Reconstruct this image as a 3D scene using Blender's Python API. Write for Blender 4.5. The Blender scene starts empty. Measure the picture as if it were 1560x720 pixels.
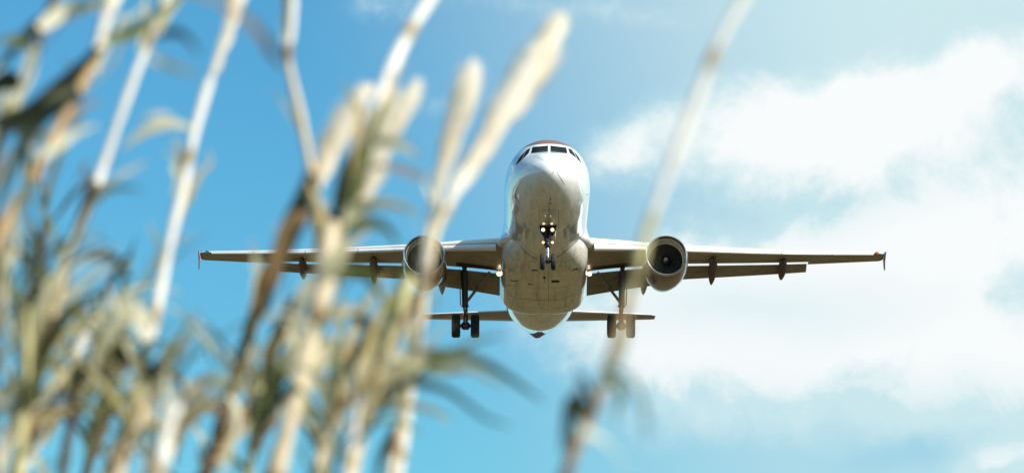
import bpy, bmesh, math, random
import numpy as np
from mathutils import Vector, Matrix
from mathutils.bvhtree import BVHTree

R = math.radians
sc = bpy.context.scene
col = sc.collection

# ------------------------------------------------------------------ camera
CAM_EL = R(10.0)
FPX = 6500.0                                  # focal length in pixels of the 1560 px wide photograph
CAM = Vector((0, 0, 1.7))
FW = Vector((0, math.cos(CAM_EL), math.sin(CAM_EL)))
UP = Vector((0, -math.sin(CAM_EL), math.cos(CAM_EL)))
RT = Vector((1, 0, 0))
cd = bpy.data.cameras.new('camera')
cam = bpy.data.objects.new('camera', cd); col.objects.link(cam)
cam.location = CAM
cam.rotation_euler = (R(90) + CAM_EL, 0, 0)
cd.sensor_width = 36; cd.lens = FPX / 1560 * 36
cd.clip_start = 0.1; cd.clip_end = 30000
cd.dof.use_dof = True
cd.dof.focus_distance = 200
cd.dof.aperture_fstop = 7.0
cd.dof.aperture_blades = 9
sc.camera = cam

# ------------------------------------------------------------------ light
SUN_AZ, SUN_EL = R(123), R(35.8)       # azimuth clockwise from the view direction
SUN_E = 4.9
SKY_S = 0.10
sd = bpy.data.lights.new('sun', 'SUN'); sd.energy = SUN_E; sd.angle = R(0.53); sd.color = (1, .95, .87)
sun = bpy.data.objects.new('sun', sd); col.objects.link(sun)
to_sun = Vector((math.sin(SUN_AZ) * math.cos(SUN_EL), math.cos(SUN_AZ) * math.cos(SUN_EL), math.sin(SUN_EL)))
sun.rotation_euler = to_sun.to_track_quat('Z', 'Y').to_euler()
sun.location = (30, -20, 60)

vs = sc.view_settings
vs.view_transform = 'Standard'; vs.look = 'None'; vs.gamma = 1; vs.exposure = 0.4
vs.use_curve_mapping = False
sc.render.engine = 'CYCLES'
sc.cycles.use_denoising = True
sc.cycles.max_bounces = 8
sc.cycles.sample_clamp_indirect = 6

# ------------------------------------------------------------------ node helper
class NT:
    def __init__(s, tree): s.t = tree
    def node(s, ty, **kw):
        n = s.t.nodes.new(ty)
        for k, v in kw.items(): setattr(n, k, v)
        return n
    def set(s, sock, v):
        if isinstance(v, bpy.types.NodeSocket): s.t.links.new(v, sock)
        else: sock.default_value = v
    def m(s, op, a, b=None, c=None, clamp=False):
        n = s.node('ShaderNodeMath', operation=op, use_clamp=clamp)
        s.set(n.inputs[0], a)
        if b is not None: s.set(n.inputs[1], b)
        if c is not None: s.set(n.inputs[2], c)
        return n.outputs[0]
    def smooth(s, x, a, b, lo=0., hi=1.):
        n = s.node('ShaderNodeMapRange', interpolation_type='SMOOTHSTEP')
        s.set(n.inputs[0], x); s.set(n.inputs[1], a); s.set(n.inputs[2], b); s.set(n.inputs[3], lo); s.set(n.inputs[4], hi)
        return n.outputs[0]
    def lin(s, x, a, b, lo=0., hi=1.):
        n = s.node('ShaderNodeMapRange')
        s.set(n.inputs[0], x); s.set(n.inputs[1], a); s.set(n.inputs[2], b); s.set(n.inputs[3], lo); s.set(n.inputs[4], hi)
        return n.outputs[0]
    def noise(s, vec, scale, detail=4, rough=.55, dist=0., dim='3D'):
        n = s.node('ShaderNodeTexNoise', noise_dimensions=dim)
        if vec is not None: s.set(n.inputs['Vector'], vec)
        n.inputs['Scale'].default_value = scale; n.inputs['Detail'].default_value = detail
        n.inputs['Roughness'].default_value = rough; n.inputs['Distortion'].default_value = dist
        return n.outputs[0]
    def mix(s, f, a, b, blend='MIX'):
        n = s.node('ShaderNodeMix', data_type='RGBA', blend_type=blend)
        s.set(n.inputs[0], f)
        for i, v in ((6, a), (7, b)):
            if not isinstance(v, bpy.types.NodeSocket) and len(v) == 3: v = (*v, 1)
            s.set(n.inputs[i], v)
        return n.outputs[2]
    def xyz(s, x, y, z):
        n = s.node('ShaderNodeCombineXYZ')
        for i, v in enumerate((x, y, z)): s.set(n.inputs[i], v)
        return n.outputs[0]
    def sep(s, v):
        n = s.node('ShaderNodeSeparateXYZ'); s.set(n.inputs[0], v)
        return n.outputs

# ------------------------------------------------------------------ world: sky with clouds
w = bpy.data.worlds.new('World'); sc.world = w; w.use_nodes = True
t = w.node_tree; t.nodes.clear(); N = NT(t)
sky = N.node('ShaderNodeTexSky', sky_type='NISHITA')
sky.sun_disc = False; sky.sun_elevation = SUN_EL; sky.sun_rotation = SUN_AZ
sky.air_density = 1.0; sky.dust_density = 0.6; sky.ozone_density = 2.0
d = N.node('ShaderNodeTexCoord').outputs['Generated']
dx, dy, dz = N.sep(d)
az = N.m('ARCTAN2', dx, dy)
el = N.m('ARCSINE', dz)
# direction in hundredths of a radian round the approach path: U right, V up
U = N.m('MULTIPLY', az, 100.0)
V = N.m('MULTIPLY', N.m('SUBTRACT', el, CAM_EL), 100.0)
def PXU(x): return (x - 780) / FPX * 100 * 1.015
def PXV(y): return (360 - y) / FPX * 100
uv = N.xyz(U, V, 0.)
warp = N.node('ShaderNodeTexNoise'); N.set(warp.inputs['Vector'], uv)
warp.inputs['Scale'].default_value = .45; warp.inputs['Detail'].default_value = 3
wv = N.node('ShaderNodeVectorMath', operation='SUBTRACT'); N.set(wv.inputs[0], warp.outputs[1]); wv.inputs[1].default_value = (.5, .5, .5)
ws = N.node('ShaderNodeVectorMath', operation='SCALE'); N.set(ws.inputs[0], wv.outputs[0]); ws.inputs['Scale'].default_value = 1.1
wa = N.node('ShaderNodeVectorMath', operation='ADD'); N.set(wa.inputs[0], uv); N.set(wa.inputs[1], ws.outputs[0])
wU, wV, _ = N.sep(wa.outputs[0])
def blob(x, y, rx, ry, rot, amp):
    du = N.m('SUBTRACT', wU, PXU(x)); dv = N.m('SUBTRACT', wV, PXV(y))
    c, s_ = math.cos(R(rot)), math.sin(R(rot))
    a = N.m('MULTIPLY_ADD', du, c * FPX / 100 / rx, N.m('MULTIPLY', dv, s_ * FPX / 100 / rx))
    b = N.m('MULTIPLY_ADD', du, -s_ * FPX / 100 / ry, N.m('MULTIPLY', dv, c * FPX / 100 / ry))
    r2 = N.m('MULTIPLY_ADD', a, a, N.m('MULTIPLY', b, b))
    return N.m('MULTIPLY', N.m('EXPONENT', N.m('MULTIPLY', r2, -1.0)), amp)
def total(bl):
    acc = None
    for b_ in bl:
        o = blob(*b_); acc = o if acc is None else N.m('ADD', acc, o)
    return acc
BLOBS = [  # x, y, rx, ry, rotation, amount
    (1400, 160, 215, 80, 16, 1.15), (1180, 200, 160, 70, 14, 1.0), (1010, 195, 110, 58, 30, .62), (920, 235, 80, 45, 30, .34), (1530, 110, 110, 60, 10, .7),
    (1300, 235, 190, 44, 6, .32),
    (1440, 370, 255, 105, 16, 1.3), (1200, 420, 190, 95, 6, .8), (1010, 500, 190, 105, -4, .62), (1240, 535, 360, 95, -6, .72),
    (1500, 560, 170, 120, 0, .8), (1060, 640, 210, 50, 0, .36), (1520, 706, 80, 28, 12, .85),
    (900, 15, 240, 30, -3, .42), (570, 8, 85, 36, 0, .34), (670, 160, 80, 30, 25, .30)]
dens = total(BLOBS)
n1 = N.noise(uv, .40, 9, .60, .35)
n2 = N.noise(uv, 1.7, 5, .6, .2)
nn = N.m('ADD', N.m('MULTIPLY', N.m('SUBTRACT', n1, .5), .95), N.m('MULTIPLY', N.m('SUBTRACT', n2, .5), .42))
# clouds over the rest of the sky
hz = N.m('ADD', N.m('MAXIMUM', dz, 0.0), .12)
pl = N.xyz(N.m('DIVIDE', dx, hz), N.m('DIVIDE', dy, hz), 0.)
far_n = N.noise(pl, 1.1, 6, .55, .2)
away = N.smooth(N.m('MAXIMUM', N.m('ABSOLUTE', U), N.m('MULTIPLY', N.m('ABSOLUTE', V), 1.6)), 15., 24.)
far_d = N.m('MULTIPLY', N.smooth(far_n, .46, .66), away)
dn = N.m('ADD', dens, N.m('MULTIPLY', nn, N.smooth(dens, .04, .35)))
cl_near = N.m('MULTIPLY', N.smooth(dn, .13, .88), N.m('SUBTRACT', 1.0, away))
cloud = N.m('MAXIMUM', cl_near, N.m('MULTIPLY', far_d, .8))
# a thin veil of cirrus thickening towards the right
veil = N.m('MULTIPLY', N.smooth(N.m('MULTIPLY_ADD', V, .35, U), -4.5, 11.5), 1.0)
veil = N.m('MULTIPLY', veil, N.smooth(N.m('ABSOLUTE', az), 1.6, .6))
veil = N.m('MULTIPLY', veil, N.m('SUBTRACT', 1.0, total([(1400, 690, 160, 38, 5, .5), (1290, 318, 90, 26, 10, .4), (1500, 300, 60, 20, 0, .35)])))
hzv = N.smooth(dz, .13, .02, 0., .6)      # pale air low over the horizon
veil = N.m('MAXIMUM', veil, hzv)
cloud = N.m('MAXIMUM', N.m('MULTIPLY', cloud, .97), N.m('MULTIPLY_ADD', N.m('SUBTRACT', 1.0, veil), cloud, veil))
hs = N.node('ShaderNodeHueSaturation'); N.set(hs.inputs['Color'], sky.outputs[0])
hs.inputs['Saturation'].default_value = 1.2
tint = N.mix(1.0, hs.outputs[0], (.46, .935, .99), 'MULTIPLY')
b1 = N.node('ShaderNodeBackground'); N.set(b1.inputs[0], tint); b1.inputs[1].default_value = SKY_S
# thick parts are bright, undersides a little grey-blue
core = N.smooth(N.m('ADD', dn, N.m('MULTIPLY', N.m('SUBTRACT', n1, .5), 1.2)), .35, 1.15)
base_shade = total([(1230, 330, 190, 36, 5, .5), (1150, 640, 420, 60, 0, .9), (1140, 470, 260, 50, 0, .55), (1420, 680, 190, 50, 0, .7)])
ccol = N.mix(N.m('SUBTRACT', core, N.m('MULTIPLY', base_shade, .9), clamp=True), (.46, .615, .65), (.72, .74, .742))
b2 = N.node('ShaderNodeBackground'); N.set(b2.inputs[0], ccol); b2.inputs[1].default_value = 1.0
mx = N.node('ShaderNodeMixShader'); N.set(mx.inputs[0], cloud)
t.links.new(b1.outputs[0], mx.inputs[1]); t.links.new(b2.outputs[0], mx.inputs[2])
t.links.new(mx.outputs[0], N.node('ShaderNodeOutputWorld').inputs[0])

# ------------------------------------------------------------------ materials
def mat(name, base=(.5, .5, .5), rough=.5, metal=0., coat=0., spec=.5, build=None, emit=None, es=0.):
    m_ = bpy.data.materials.new(name); m_.use_nodes = True
    nt = m_.node_tree; p = nt.nodes['Principled BSDF']
    p.inputs['Base Color'].default_value = (*base, 1); p.inputs['Roughness'].default_value = rough
    p.inputs['Metallic'].default_value = metal; p.inputs['Coat Weight'].default_value = coat
    p.inputs['Coat Roughness'].default_value = .03; p.inputs['Specular IOR Level'].default_value = spec
    if emit: p.inputs['Emission Color'].default_value = (*emit, 1); p.inputs['Emission Strength'].default_value = es
    if build: build(NT(nt), p)
    return m_
M = {}
def obj_co(n): return n.node('ShaderNodeTexCoord').outputs['Object']
def stains(n, co, base, dirt, amt, scale=(2.2, .35, 2.2)):
    mp = n.node('ShaderNodeMapping'); n.set(mp.inputs[0], co); mp.inputs['Scale'].default_value = scale
    a = n.noise(mp.outputs[0], 1.6, 7, .62, .4)
    b = n.noise(co, 6.0, 6, .65)
    f = n.m('MULTIPLY', n.smooth(n.m('ADD', n.m('MULTIPLY', a, .7), n.m('MULTIPLY', b, .3)), .42, .68), amt)
    return n.mix(f, base, dirt)
def b_fuse(n, p):
    co = obj_co(n); x, s_, z = n.sep(co)
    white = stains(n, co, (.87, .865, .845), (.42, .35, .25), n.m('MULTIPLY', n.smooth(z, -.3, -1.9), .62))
    # crown paint above the cockpit windows, tail paint
    edge = n.m('MULTIPLY', n.m('GREATER_THAN', z, 1.30), n.m('GREATER_THAN', s_, 2.30))
    tail = n.m('MULTIPLY', n.m('GREATER_THAN', s_, 28.2), n.m('LESS_THAN', n.m('ABSOLUTE', x), n.m('MULTIPLY_ADD', n.m('SUBTRACT', s_, 28.2), .055, .12)))
    tail = n.m('MAXIMUM', tail, n.m('GREATER_THAN', s_, 36.5))
    c = n.mix(edge, white, (.20, .128, .110))
    c = n.mix(tail, c, (.26, .045, .045))
    n.set(p.inputs['Base Color'], c)
    matt = n.m('MAXIMUM', edge, tail); n.set(p.inputs['Coat Weight'], n.m('SUBTRACT', 1.0, n.m('MULTIPLY', matt, .96))); n.set(p.inputs['Specular IOR Level'], n.m('SUBTRACT', .55, n.m('MULTIPLY', matt, .5)))
    n.set(p.inputs['IOR'], n.m('SUBTRACT', 1.5, n.m('MULTIPLY', matt, .46)))
    n.set(p.inputs['Roughness'], n.m('MAXIMUM', n.m('MULTIPLY', matt, .5), n.lin(n.noise(co, 3.5, 5, .6), .3, .7, .10, .2)))
    bp = n.node('ShaderNodeBump'); bp.inputs['Strength'].default_value = .05; bp.inputs['Distance'].default_value = .02
    n.set(bp.inputs['Height'], n.noise(co, 1.7, 3, .5)); n.set(p.inputs['Normal'], bp.outputs[0])
M['fuselage'] = mat('fuselage_paint', (.8, .8, .78), .25, coat=.9, build=b_fuse)
def b_fair(n, p):
    co = obj_co(n); x, s_, z = n.sep(co)
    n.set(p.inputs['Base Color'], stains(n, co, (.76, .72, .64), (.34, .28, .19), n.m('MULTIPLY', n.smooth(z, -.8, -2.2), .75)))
    n.set(p.inputs['Roughness'], n.lin(n.noise(co, 3.0, 5, .6), .3, .7, .2, .42))
    bp = n.node('ShaderNodeBump'); bp.inputs['Strength'].default_value = .05; bp.inputs['Distance'].default_value = .02
    n.set(bp.inputs['Height'], n.noise(co, 1.5, 3, .5)); n.set(p.inputs['Normal'], bp.outputs[0])
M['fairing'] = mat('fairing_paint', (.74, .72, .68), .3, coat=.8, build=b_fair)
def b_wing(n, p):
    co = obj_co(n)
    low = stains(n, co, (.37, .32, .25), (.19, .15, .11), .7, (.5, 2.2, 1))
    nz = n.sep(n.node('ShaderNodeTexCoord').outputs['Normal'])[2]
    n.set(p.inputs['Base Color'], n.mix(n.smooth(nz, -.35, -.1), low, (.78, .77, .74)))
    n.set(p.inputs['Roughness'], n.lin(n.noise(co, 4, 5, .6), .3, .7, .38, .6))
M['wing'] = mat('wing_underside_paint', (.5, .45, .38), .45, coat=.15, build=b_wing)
def b_slat(n, p):
    co = obj_co(n); n.set(p.inputs['Base Color'], stains(n, co, (.84, .83, .80), (.6, .56, .52), .35, (1.5, 1.5, 1)))
M['slat'] = mat('slat_paint', (.8, .78, .75), .3, coat=.3, build=b_slat)
def b_flap(n, p):
    co = obj_co(n); n.set(p.inputs['Base Color'], stains(n, co, (.33, .28, .21), (.17, .135, .10), .65, (.6, 2.0, 1)))
M['flap'] = mat('flap_paint', (.42, .36, .29), .5, build=b_flap)
def b_mauve(n, p):
    co = obj_co(n); n.set(p.inputs['Base Color'], stains(n, co, (.175, .10, .108), (.115, .070, .074), .6))
M['mauve'] = mat('mauve_brown_paint', (.24, .15, .15), .28, coat=.6, build=b_mauve)
M['mauve_dk'] = mat('mauve_fairing_paint', (.115, .075, .080), .5)
M['lip'] = mat('polished_lip', (.72, .70, .68), .17, metal=1.0)
def b_barrel(n, p):
    co = obj_co(n); n.set(p.inputs['Base Color'], stains(n, co, (.46, .44, .37), (.30, .28, .23), .6))
M['barrel'] = mat('intake_liner', (.3, .29, .25), .5, build=b_barrel)
M['fan'] = mat('fan_blade_metal', (.115, .112, .090), .5, metal=.2)
M['spinner'] = mat('spinner_black', (.015, .015, .016), .3)
M['whitemark'] = mat('white_mark', (.8, .8, .8), .5)
M['hot'] = mat('exhaust_metal', (.30, .25, .21), .4, metal=.9)
M['glass'] = mat('cockpit_glass', (.010, .016, .022), .12, spec=.1)
M['glass'].node_tree.nodes['Principled BSDF'].inputs['IOR'].default_value = 1.15
M['frame'] = mat('window_frame_white', (.82, .82, .80), .3, coat=.5)
M['seam'] = mat('seam_shade_grey', (.10, .088, .068), .6)
M['rim_light'] = mat('rim_light_paint', (.80, .80, .78), .3, coat=.5)  # painted highlight for the fairing's rear edge
M['dark'] = mat('dark_part_bay_shade', (.02, .02, .02), .8)
M['steel'] = mat('gear_grey_paint', (.22, .22, .22), .4, metal=.2)
M['steel_dk'] = mat('gear_dark_metal', (.07, .07, .068), .45, metal=.3)
M['chrome'] = mat('chrome_piston', (.75, .76, .78), .15, metal=1.0)
def b_tyre(n, p):
    co = obj_co(n); n.set(p.inputs['Base Color'], n.mix(n.smooth(n.noise(co, 6, 5), .4, .7), (.016, .015, .015), (.045, .042, .038)))
M['tyre'] = mat('tyre_rubber', (.02, .02, .02), .75, build=b_tyre)
M['red'] = mat('red_paint', (.45, .05, .045), .35, coat=.4)
M['lamp'] = mat('lit_landing_lamp', (1, .9, .7), .3, emit=(1, .82, .55), es=2.2)
M['lamp_wing'] = mat('lit_wing_lamp', (1, .9, .7), .3, emit=(1, .84, .58), es=8)
M['glow'] = mat('lamp_halo_ring', (.9, .6, .3), .3, emit=(1, .52, .18), es=1.0)  # ring emits its own warm tone to paint the lamp's halo
M['lamp2'] = mat('lit_turnoff_lamp', (1, .9, .7), .3, emit=(1, .70, .38), es=1.5)
M['green'] = mat('green_nav_lamp', (.02, .4, .3), .2, emit=(.05, .75, .6), es=.08)
M['amber'] = mat('amber_nav_lamp', (.6, .2, .05), .2, emit=(1, .30, .06), es=.15)

# ------------------------------------------------------------------ mesh helpers
def obj(name, verts, faces, m, parent=None, smooth=True, uvs=None, mats=None, fmat=None):
    me = bpy.data.meshes.new(name); me.from_pydata([tuple(v) for v in verts], [], faces)
    me.materials.append(m)
    for x in (mats or []): me.materials.append(x)
    if fmat:
        for p, i in zip(me.polygons, fmat): p.material_index = i
    bm = bmesh.new(); bm.from_mesh(me); bmesh.ops.recalc_face_normals(bm, faces=bm.faces); bm.to_mesh(me); bm.free()
    if smooth:
        me.polygons.foreach_set('use_smooth', [True] * len(me.polygons))
        try: me.set_sharp_from_angle(angle=R(38))
        except Exception: pass
    o = bpy.data.objects.new(name, me); col.objects.link(o)
    if parent: o.parent = parent
    if uvs is not None:
        at = me.attributes.new('along', 'FLOAT', 'POINT'); at.data.foreach_set('value', list(uvs))
    return o
class G:
    def __init__(s): s.v = []; s.f = []; s.mi = []; s.a = []
    def add(s, v, f, mi=0):
        b = len(s.v); s.v += [tuple(q) for q in v]; s.f += [tuple(b + i for i in q) for q in f]; s.mi += [mi] * len(f)
    def loft(s, rings, cap=True, closed=True, mi=0):
        n = len(rings[0]); v = [p for r_ in rings for p in r_]; f = []
        for i in range(len(rings) - 1):
            for j in range(n if closed else n - 1):
                k = (j + 1) % n
                f.append((i * n + j, i * n + k, (i + 1) * n + k, (i + 1) * n + j))
        if cap:
            f.append(tuple(range(n))); f.append(tuple((len(rings) - 1) * n + j for j in range(n)))
        s.add(v, f, mi)
    def tube(s, pts, rad, n=10, mi=0, cap=True):
        pts = [Vector(p) for p in pts]
        if not hasattr(rad, '__len__'): rad = [rad] * len(pts)
        rings = []; ref = None
        for i, p in enumerate(pts):
            tg = (pts[min(i + 1, len(pts) - 1)] - pts[max(i - 1, 0)]).normalized()
            if ref is None: ref = Vector((0, 0, 1)) if abs(tg.z) < .9 else Vector((1, 0, 0))
            a = tg.cross(ref).normalized(); b = a.cross(tg); ref = b
            rings.append([p + (a * math.cos(q * 2 * math.pi / n) + b * math.sin(q * 2 * math.pi / n)) * rad[i] for q in range(n)])
        s.loft(rings, cap, True, mi)
    def box(s, c, sx, sy, sz, rot=None, mi=0):
        v = [Vector((x * sx / 2, y * sy / 2, z * sz / 2)) for x in (-1, 1) for y in (-1, 1) for z in (-1, 1)]
        if rot is not None: v = [rot @ q for q in v]
        v = [q + Vector(c) for q in v]
        s.add(v, [(0, 1, 3, 2), (4, 6, 7, 5), (0, 4, 5, 1), (2, 3, 7, 6), (0, 2, 6, 4), (1, 5, 7, 3)], mi)
    def prism(s, poly, d_, mi=0):
        """polygon (list of Vectors) given the thickness vector d_"""
        n = len(poly); d_ = Vector(d_)
        v = [Vector(p) - d_ / 2 for p in poly] + [Vector(p) + d_ / 2 for p in poly]
        f = [tuple(range(n)), tuple(range(n, 2 * n))] + [(i, (i + 1) % n, n + (i + 1) % n, n + i) for i in range(n)]
        s.add(v, f, mi)
    def lathe(s, prof, c, axis, n=40, mi=0, closed=False):
        """prof: (along axis, radius) pairs"""
        axis = Vector(axis).normalized(); ref = Vector((0, 0, 1)) if abs(axis.z) < .9 else Vector((1, 0, 0))
        a = axis.cross(ref).normalized(); b = a.cross(axis); c = Vector(c)
        rings = [[c + axis * h + (a * math.cos(q * 2 * math.pi / n) + b * math.sin(q * 2 * math.pi / n)) * r_ for q in range(n)] for h, r_ in prof]
        if closed: rings.append(rings[0])
        s.loft(rings, False, True, mi)
    def build(s, name, m, parent=None, smooth=True, mats=None):
        return obj(name, s.v, s.f, m, parent, smooth, mats=mats, fmat=s.mi if mats else None)
def pchip(xs, ys):
    xs = np.array(xs, float); ys = np.array(ys, float)
    h = np.diff(xs); dl = np.diff(ys) / h; n = len(xs); m_ = np.zeros(n)
    m_[0], m_[-1] = dl[0], dl[-1]
    for i in range(1, n - 1):
        if dl[i - 1] * dl[i] > 0:
            w1, w2 = 2 * h[i] + h[i - 1], h[i] + 2 * h[i - 1]
            m_[i] = (w1 + w2) / (w1 / dl[i - 1] + w2 / dl[i])
    def f(x):
        x = min(max(x, xs[0]), xs[-1]); i = min(max(int(np.searchsorted(xs, x)) - 1, 0), n - 2)
        q = (x - xs[i]) / h[i]; q2, q3 = q * q, q ** 3
        return float((2 * q3 - 3 * q2 + 1) * ys[i] + (q3 - 2 * q2 + q) * h[i] * m_[i] + (-2 * q3 + 3 * q2) * ys[i + 1] + (q3 - q2) * h[i] * m_[i + 1])
    return f

# ------------------------------------------------------------------ ground
def b_ground(n, p):
    co = obj_co(n)
    a = n.noise(co, .012, 6, .6, .5); b = n.noise(co, .09, 6, .6); c = n.noise(co, 2.5, 5, .65)
    base = n.mix(n.smooth(b, .35, .65), (.135, .097, .040), (.084, .063, .027))
    base = n.mix(n.smooth(a, .52, .60), base, (.06, .065, .032))
    base = n.mix(n.m('MULTIPLY', n.smooth(c, .45, .7), .5), base, (.12, .095, .055))
    n.set(p.inputs['Base Color'], base)
    bp = n.node('ShaderNodeBump'); bp.inputs['Strength'].default_value = .6; bp.inputs['Distance'].default_value = .1
    n.set(bp.inputs['Height'], c); n.set(p.inputs['Normal'], bp.outputs[0])
M['ground'] = mat('dry_field_soil', (.2, .16, .1), .95, spec=.1, build=b_ground)
g = G(); n_ = 96; rr = [0.0, 30, 120, 400, 1500, 5000, 14000]
g.v = [(0, 0, 0)] + [(r_ * math.cos(q * 2 * math.pi / n_), r_ * math.sin(q * 2 * math.pi / n_), 0) for r_ in rr[1:] for q in range(n_)]
g.f = [(0, 1 + q, 1 + (q + 1) % n_) for q in range(n_)]
for i in range(len(rr) - 2):
    for q in range(n_):
        a_, b_ = 1 + i * n_, 1 + (i + 1) * n_; k = (q + 1) % n_
        g.f.append((a_ + q, b_ + q, b_ + k, a_ + k))
gr = g.build('ground', M['ground'], smooth=False); gr['kind'] = 'structure'

# ------------------------------------------------------------------ the airliner (local axes: x to the photo's right, y aft, z up)
PITCH, YAW = R(14.4897) - CAM_EL, R(0.532)
NOSE = CAM + RT * 1.688 + FW * 191.93 + UP * 3.613
plane = bpy.data.objects.new('airliner', None); col.objects.link(plane)
plane.location = NOSE; plane.rotation_euler = (-PITCH, 0, YAW)
plane.empty_display_size = 2
plane['label'] = 'white twin-engine passenger jet with mauve engines flying in low, wheels down and lamps lit'
plane['category'] = 'airplane'
PM = Matrix.Translation(NOSE) @ Matrix.Rotation(YAW, 4, 'Z') @ Matrix.Rotation(-PITCH, 4, 'X')
PMI = PM.inverted()

# fuselage
S_ = [0, .12, .5, 1.0, 1.75, 2.6, 3.4, 4.5, 6, 12, 22, 24, 27, 30, 33, 35.5, 37.4]
ZT = [-.6, -.26, .10, .38, .72, 1.30, 1.70, 1.97, 2.07, 2.07, 2.07, 2.07, 2.05, 1.95, 1.62, 1.2, .72]
ZB = [-.6, -.90, -1.20, -1.43, -1.66, -1.82, -1.93, -2.02, -2.07, -2.07, -2.07, -2.00, -1.68, -1.14, -.52, -.02, .32]
WD = [0.0, .36, .78, 1.10, 1.42, 1.66, 1.81, 1.92, 1.975, 1.975, 1.975, 1.96, 1.84, 1.55, 1.12, .70, .26]
ZW = [-.6, -.58, -.52, -.42, -.27, -.10, -.03, 0, 0, 0, 0, 0, .05, .25, .5, .62, .54]
q_ = [math.sqrt(x) for x in S_]
fzt, fzb, fwd, fzw = pchip(q_, ZT), pchip(q_, ZB), pchip(q_, WD), pchip(q_, ZW)
def fus_ring(s_, n=72):
    q = math.sqrt(s_); zt, zb, w_, zw = fzt(q), fzb(q), fwd(q), fzw(q); out = []
    for k in range(n):
        a = 2 * math.pi * k / n; c = math.cos(a)
        out.append((w_ * math.sin(a), s_, zw + ((zt - zw) if c > 0 else (zw - zb)) * c))
    return out
g = G()
ss = [.0004 + (i / 46) ** 2 * 6.5 for i in range(47)] + list(np.linspace(7.2, 22, 18)) + list(np.linspace(22.6, 37.4, 34))
g.loft([fus_ring(x) for x in ss])
fus = g.build('fuselage', M['fuselage'], plane)
fus_v, fus_f = list(g.v), list(g.f)
# tail cone outlet
g = G(); g.lathe([(0, .10), (.05, .14), (.10, .12), (.10, .08), (.02, .07)], (0, 37.33, .60), (0, 1, 0), 24)
g.build('exhaust_outlet', M['dark'], fus)

# belly fairing with the wing root fillets
def fair_ring(s_, n=72):
    u = (s_ - 9.6) / 12.2
    f0 = max(0, min(1, u / .28)); f1 = max(0, min(1, (1 - u) / .16))
    k = math.sin(f0 * math.pi / 2) ** .8 * math.sin(f1 * math.pi / 2) ** .55
    w_ = 1.2 + (2.10 - 1.2) * k; zb = -1.85 - .58 * k; zt = -.35; e = 2.0 + 1.5 * k
    zc = -1.0; out = []
    for j in range(n):
        a = 2 * math.pi * j / n; c, s2 = math.cos(a), math.sin(a)
        x = w_ * math.copysign(abs(s2) ** (2 / e), s2)
        z = zc + ((zt - zc) if c > 0 else (zc - zb)) * math.copysign(abs(c) ** (2 / e), c)
        out.append((x, s_, z))
    return out
g = G(); g.loft([fair_ring(x) for x in list(9.6 + (np.linspace(0, 1, 22)) ** 1.4 * 9.4) + list(19.0 + np.sin(np.linspace(.06, 1, 18) * math.pi / 2) * 2.8)])
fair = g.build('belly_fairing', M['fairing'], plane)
for sg in (1, -1):
    gf = G(); rings = []
    for i in range(25):
        s_ = 8.9 + 9.6 * i / 24; k = min(1, max(0, (s_ - 8.9) / 3.6)); k = k * k * (3 - 2 * k); k2 = min(1, max(0, (18.5 - s_) / 1.6)); k *= k2 * k2 * (3 - 2 * k2)
        out = [(1.85, .55), (1.945, .30), (1.985, 0), (2.02, -.25), (2.08, -.48), (2.18, -.70), (2.30, -.86), (2.40, -.97), (2.34, -1.06), (2.2, -1.13), (2.0, -1.18)]
        inn = [(1.5, -1.2), (1.5, .3)]
        rings.append([(sg * (1.35 + (x - 1.35) * k if x > 1.6 else min(x, 1.3)), s_, z) for x, z in out + inn])
    gf.loft(rings); gf.build('wing_root_fillet', M['fuselage'], fair)
bvh = BVHTree.FromPolygons(fus_v + g.v, fus_f + [tuple(len(fus_v) + i for i in f) for f in g.f])
camL = PMI @ CAM
def ray(px, py):
    return (PMI.to_3x3() @ (FW + RT * ((px - 780) / FPX) + UP * ((360 - py) / FPX))).normalized()
def hit(px, py, tree=None):
    """the point of the plane's skin that shows at this place in the photograph, and its normal"""
    tree = tree or bvh
    dv = ray(px, py); p, nrm, _, dist = tree.ray_cast(camL, dv)
    if p is None:
        q = camL + dv * (dv.dot(Vector((0, 3, 0)) - camL)); p, nrm, _, dist = tree.find_nearest(q)
    if nrm.dot(dv) > 0: nrm = -nrm
    return p, nrm
def strip(g, pts, wd, off=.006, tree=None, step=4.0):
    P = []
    for (a, b) in zip(pts[:-1], pts[1:]):
        L_ = math.hypot(b[0] - a[0], b[1] - a[1]); k = max(1, int(L_ / step))
        for i in range(k): P.append((a[0] + (b[0] - a[0]) * i / k, a[1] + (b[1] - a[1]) * i / k))
    P.append(pts[-1]); H = [hit(*p, tree) for p in P]; v = []
    for i, (p, nr) in enumerate(H):
        tg = H[min(i + 1, len(H) - 1)][0] - H[max(i - 1, 0)][0]
        if tg.length < 1e-6: tg = Vector((1, 0, 0))
        sd_ = tg.normalized().cross(nr).normalized() * wd / 2
        v += [p - sd_ + nr * off, p + sd_ + nr * off]
    f = [(2 * i, 2 * i + 1, 2 * i + 3, 2 * i + 2) for i in range(len(H) - 1)]
    g.add(v, f)
def patch(g, quad, nu=8, nv=5, off=.006, tree=None, mi=0):
    v = []
    for j in range(nv + 1):
        for i in range(nu + 1):
            a, b = i / nu, j / nv
            x = (quad[0][0] * (1 - a) + quad[1][0] * a) * (1 - b) + (quad[3][0] * (1 - a) + quad[2][0] * a) * b
            y = (quad[0][1] * (1 - a) + quad[1][1] * a) * (1 - b) + (quad[3][1] * (1 - a) + quad[2][1] * a) * b
            p, nr = hit(x, y, tree); v.append(p + nr * off)
    f = [(j * (nu + 1) + i, j * (nu + 1) + i + 1, (j + 1) * (nu + 1) + i + 1, (j + 1) * (nu + 1) + i) for j in range(nv) for i in range(nu)]
    g.add(v, f, mi)
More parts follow.
